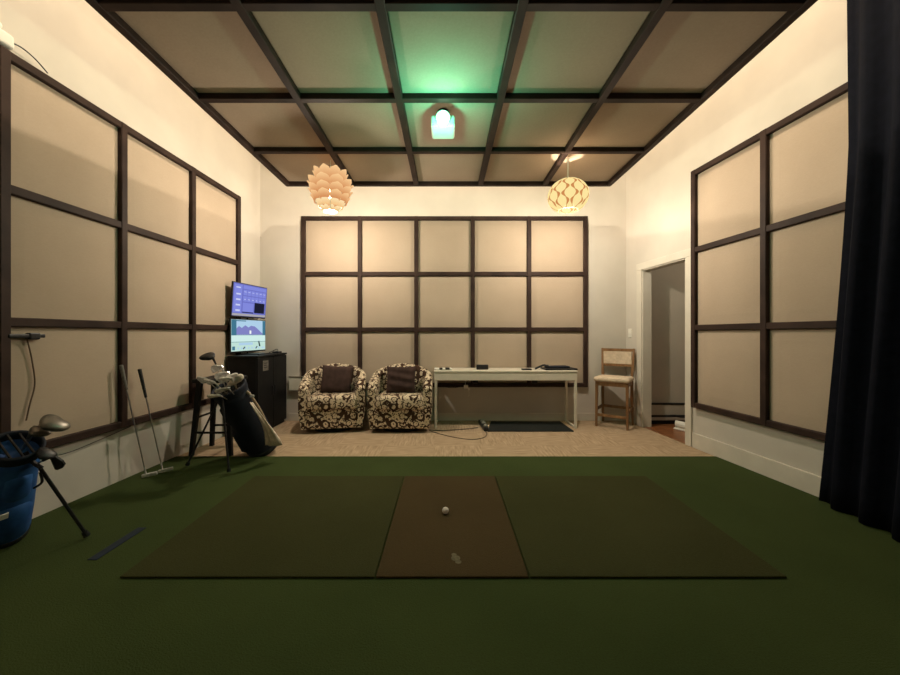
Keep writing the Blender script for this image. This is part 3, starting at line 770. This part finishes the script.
def putter_head(b, m):
    box(b, -.03, .075, -.011, .011, -.013, .012, .004, mtx=m)
    tube(b, [m @ Vector((.0, 0, .0)), m @ Vector((0, 0, .07))], .006, 8)
def club(label, grip, head, kind, toe, mat='chrome', grip_len=.26, group=None, scale=1, gm='grip', inbag=False):
    grip = Vector(grip); head = Vector(head); s = (head-grip).normalized()
    t = thing('golf_club', label, 'golf club', grip, 0, group)
    L0 = Vector((0, 0, 0)); h = head-grip
    b = bm_(); tube(b, [L0+s*(0 if inbag else grip_len*.9), h], [.0052, .0044], 8); obj('shaft', b, 'steel', t)
    if not inbag:
        b = bm_(); tube(b, [L0, s*.004, s*grip_len], [.010, .0135, .0095], 10); obj('grip', b, gm, t)
    b = bm_(); m = head_mtx(h, s, Vector(toe))
    {'iron': lambda: iron_head(b, m, scale), 'wood': lambda: wood_head(b, m, scale), 'putter': lambda: putter_head(b, m)}[kind]()
    obj('club_head', b, mat, t, smooth=(kind == 'wood'))
    return t
# leaning against the left wall
club('left of two golf clubs leaning on the left wall, grey grip', P(121, 365, 2.795), Vector((-2.44, 2.93, .026)), 'putter', (.9, .35, 0), grip_len=.2, gm='grey_grip', group='golf clubs leaning on the wall')
club('right of two golf clubs leaning on the left wall, black grip', P(139.5, 369, 2.93), Vector((-2.385, 3.03, .026)), 'putter', (.9, .3, 0), grip_len=.24, group='golf clubs leaning on the wall')

def golf_bag(name, label, Bp, Tp, side, rad, mat, strap=True, accent='navy'):
    Bp = Vector(Bp); Tp = Vector(Tp); ax = (Tp-Bp); L_ = ax.length; ax = ax.normalized()
    u = side-ax*side.dot(ax); u = u.normalized(); v = ax.cross(u)
    t = thing(name, label, 'golf bag', Bp)
    def ring(h, ru, rv, ou=0, ov=0, n=28):
        return [ax*h*L_+u*(ru*math.cos(a)+ou)+v*(rv*math.sin(a)+ov) for a in [2*PI*k/n for k in range(n)]]
    r = rad
    b = bm_(); rings(b, [ring(0, r*.80, r*.80), ring(.02, r*.98, r*.95), ring(.10, r*1.02, r), ring(.35, r*1.03, r*.98), ring(.6, r*.96, r*.93), ring(.85, r*.93, r*.9), ring(.93, r*.96, r*.93), ring(.93, r*.85, r*.82), ring(.9, r*.82, r*.8)]); obj('body', b, mat, t, smooth=True)
    b = bm_(); rings(b, [ring(.92, r*.99, r*.96), ring(.99, r*1.05, r*1.02), ring(1.0, r*1.03, r*1.0), ring(1.0, r*.9, r*.87), ring(.93, r*.86, r*.83), ring(.92, r*.99, r*.96)], cap=False); obj('top_cuff', b, 'navy', t, smooth=True)
    for k in (-1, 0, 1):
        b = bm_(); tube(b, [ax*.985*L_+u*r*.92+v*k*.04, ax*.985*L_-u*r*.92+v*k*.04], .006, 6); obj('divider', b, 'black_plastic', t)
    b = bm_(); rings(b, [ring(-.005, r*.84, r*.84), ring(.015, r*1.02, r*1.0), ring(.06, r*1.05, r*1.03), ring(.07, r*1.0, r*.98)]); obj('base_cup', b, 'black_rubber', t, smooth=True)
    # pockets
    b = bm_(); rings(b, [ring(.10, r*.50, r*.62, r*.55, 0), ring(.14, r*.62, r*.72, r*.62, 0), ring(.40, r*.60, r*.70, r*.60, 0), ring(.50, r*.42, r*.55, r*.52, 0)]); obj('pocket', b, mat, t, smooth=True)
    b = bm_(); rings(b, [ring(.54, r*.4, r*.5, r*.60, 0), ring(.57, r*.5, r*.55, r*.62, 0), ring(.76, r*.5, r*.52, r*.58, 0), ring(.80, r*.35, r*.4, r*.52, 0)]); obj('pocket', b, mat, t, smooth=True)
    return t, ax, u, v, L_, ring
def bag_leg(t, a, f):
    a = Vector(a)-t.location; f = Vector(f)-t.location
    b = bm_(); tube(b, [a, f], .0085, 8); lg = obj('leg', b, 'black_plastic', t)
    b = bm_(); tube(b, [f-(f-a).normalized()*.03, f], [.014, .017], 10); obj('rubber_foot', b, 'black_rubber', lg)

Bp = Vector((-1.80, 3.565, .045)); Tp = Vector((-1.935, 3.20, .705))
t, ax, u, v, L_, ring = golf_bag('golf_bag', 'navy stand bag full of chrome clubs with a cream towel, before the cabinet', Bp, Tp, Vector((-.8, -.5, 0)), .142, 'navy')
e0 = Vector((1, 0, 0))
bag_leg(t, Tp-ax*.07-e0*.09, (-2.28, 3.17, .02)); bag_leg(t, Tp-ax*.07-Vector((0, .14, 0)), (-1.815, 3.01, .022))
b = bm_(); e_ = Vector((1, .0, 0)); e_ = (e_-ax*e_.dot(ax)).normalized(); st = spline([ax*.90*L_+e_*.140, ax*.80*L_+e_*.158, ax*.55*L_+e_*.165, ax*.38*L_+e_*.15]); 
tube(b, st, .012, 8); obj('strap', b, nmat('tan_strap', (.35, .26, .18), (.45, .34, .24), 30, .8), t, smooth=True)['label'] = 'tan carrying strap'
# towel hangs on the right front of the bag
b = bm_(); rs = []
tw = [(250.5, 403, 3.12, 2.5), (255, 410, 3.14, 4), (260, 417, 3.16, 5), (265, 425, 3.20, 6.5), (269, 432, 3.23, 9.5), (272, 440, 3.26, 14), (273.5, 446.5, 3.28, 17)]
for px, py, d, wpx in tw:
    px -= 1.5
    c = P(px, py, d); wv = wpx/F*d/2; n = 10; f_ = []; k_ = []
    for i in range(n+1):
        s = i/n*2-1; rp = .010*math.sin(s*7+py*.1)*min(1, wpx/10)
        p = c+Vector((s*wv, rp+abs(s)*.02+.012, 0)); f_.append(p); k_.append(p+Vector((0, .008, 0)))
    rs.append([*f_, *k_[::-1]])
rings(b, rs); tw_o = obj('golf_towel', b, 'towel', smooth=True); tag(tw_o, 'cream golf towel hanging down the side of the navy bag', 'towel')
b = bm_(); box(b, -.02, .02, -.006, .006, -.012, .012, .004); o = obj('buckle', b, 'chrome', t); o.location = P(252, 396, 3.13)-t.location

hd = [('dark driver standing highest out of the navy golf bag', 213, 357, 3.02, 'wood', 'black_plastic', (-1, 0, .15), 1.0),
      ('single chrome iron just below the highest dark driver', 222, 367, 3.04, 'iron', 'chrome', (-1, -.1, .1), .95),
      ('leftmost large chrome club head in the navy bag', 206, 379, 2.98, 'iron', 'chrome', (-1, .2, .25), 1.2),
      ('long chrome club head reaching left, beside the leftmost one', 214, 382, 2.94, 'iron', 'chrome', (-1, .1, .3), 1.1),
      ('chrome iron in the middle of the cluster, angled upward', 228, 373, 3.03, 'iron', 'chrome', (-1, -.1, -.35), 1.1),
      ('bright chrome iron in the centre of the navy bag cluster', 231, 378, 3.0, 'iron', 'chrome', (-1, 0, -.25), 1.05),
      ('chrome wedge low in the cluster near the bag rim', 228, 388, 2.98, 'iron', 'chrome', (-1, 0, -.35), 1.05),
      ('lowest chrome wedge hanging over the left of the bag rim', 219, 395, 2.96, 'iron', 'chrome', (-1, 0, -.1), 1.0),
      ('chrome iron at the right side of the navy bag cluster', 236, 374, 3.05, 'iron', 'chrome', (-.6, -.6, -.3), .9)]
for k, (lb, px, py, d, kind, mt, toe, s) in enumerate(hd):
    a = 2*PI*k/len(hd); gp = Tp-ax*.25+u*.05*math.cos(a)+v*.05*math.sin(a)
    club(lb, gp, P(px, py, d), kind, toe, mt, scale=s*1.2, group='clubs in the navy golf bag', inbag=True)
b = bm_(); hc = P(239, 378, 3.1); tdir = (hc-(Tp+u*.05)).normalized()
tube(b, [Tp+u*.05-ax*.05, (Tp+u*.05).lerp(hc, .45), (Tp+u*.05).lerp(hc, .6), hc, hc+tdir*.03, hc+tdir*.045], [.016, .018, .027, .034, .026, .008], 12)
tag(obj('head_cover', b, nmat('cream_knit', (.50, .45, .38), (.64, .58, .5), 40, .9), smooth=True), 'cream club head cover at the right of the navy bag clubs', 'head cover')

# blue bag at left edge
Bb = Vector((-2.495, 2.02, .05)); Tb = Vector((-2.20, 1.84, .61))
t, ax, u, v, L_, ring = golf_bag('golf_bag', 'bright blue stand bag cut off by the left edge of the photo', Bb, Tb, Vector((1, -.4, -.2)), .105, 'blue')
bag_leg(t, P(40, 468, 1.88), (-2.055, 2.06, .022)); bag_leg(t, Tb-ax*.08-u*.08, (-2.3, 1.50, .022))
b = bm_(); tube(b, spline([Tb-Bb+v*.02+u*.05-ax*.02, P(33, 462, 1.86)-Bb, P(42, 468, 1.87)-Bb]), .010, 8); tube(b, spline([P(40, 472, 1.88)-Bb, P(42, 482, 1.88)-Bb, P(34, 488, 1.88)-Bb]), .006, 6); obj('leg_hinge', b, 'black_plastic', t)
b = bm_(); m = head_mtx(P(3, 517, 1.80)-Bb, -ax, u); box(b, -.003, .003, -.018, .018, -.018, .018, .001, mtx=m); obj('badge', b, 'white_plastic', t)['label'] = 'small white square badge'
b = bm_(); tube(b, spline([ax*.9*L_+v*.10*-1, ax*.7*L_-v*.16, ax*.4*L_-v*.15, ax*.25*L_-v*.11]), .014, 8); obj('strap', b, 'blue', t, smooth=True)
for k, (lb, px, py, d, kind, mt, toe, s) in enumerate([
    ('large silver driver head standing out of the blue golf bag', 47, 416, 1.9, 'wood', 'club_grey', (1, .1, -.22), 1.25),
    ('smaller silver wood below the driver in the blue bag', 34, 427, 1.88, 'wood', 'club_grey', (1, .1, -.2), .85),
    ('dark iron low over the rim of the blue golf bag', 52, 456, 1.88, 'iron', 'black_plastic', (1, .2, -.1), 1.0),
    ('dark wood head reaching right from the blue bag rim', 40, 449, 1.86, 'wood', 'black_plastic', (1, .2, 0), .8)]):
    gp = Tb-ax*.2+u*(.03*k-.04); club(lb, gp, P(px, py, d), kind, toe, mt, scale=s, group='clubs in the blue golf bag', inbag=True)
# thin cable behind the left panel frame
cb = [LM @ Vector((-(D-y), -.012, z)) for y, z in ((2.28, .40), (2.45, .36), (2.7, .385), (2.95, .42))]
b = bm_(); tube(b, spline(cb), .0025, 6); tag(obj('wall_cable', b, 'black_plastic'), 'thin black cable sagging below the left panel frame', 'cable')
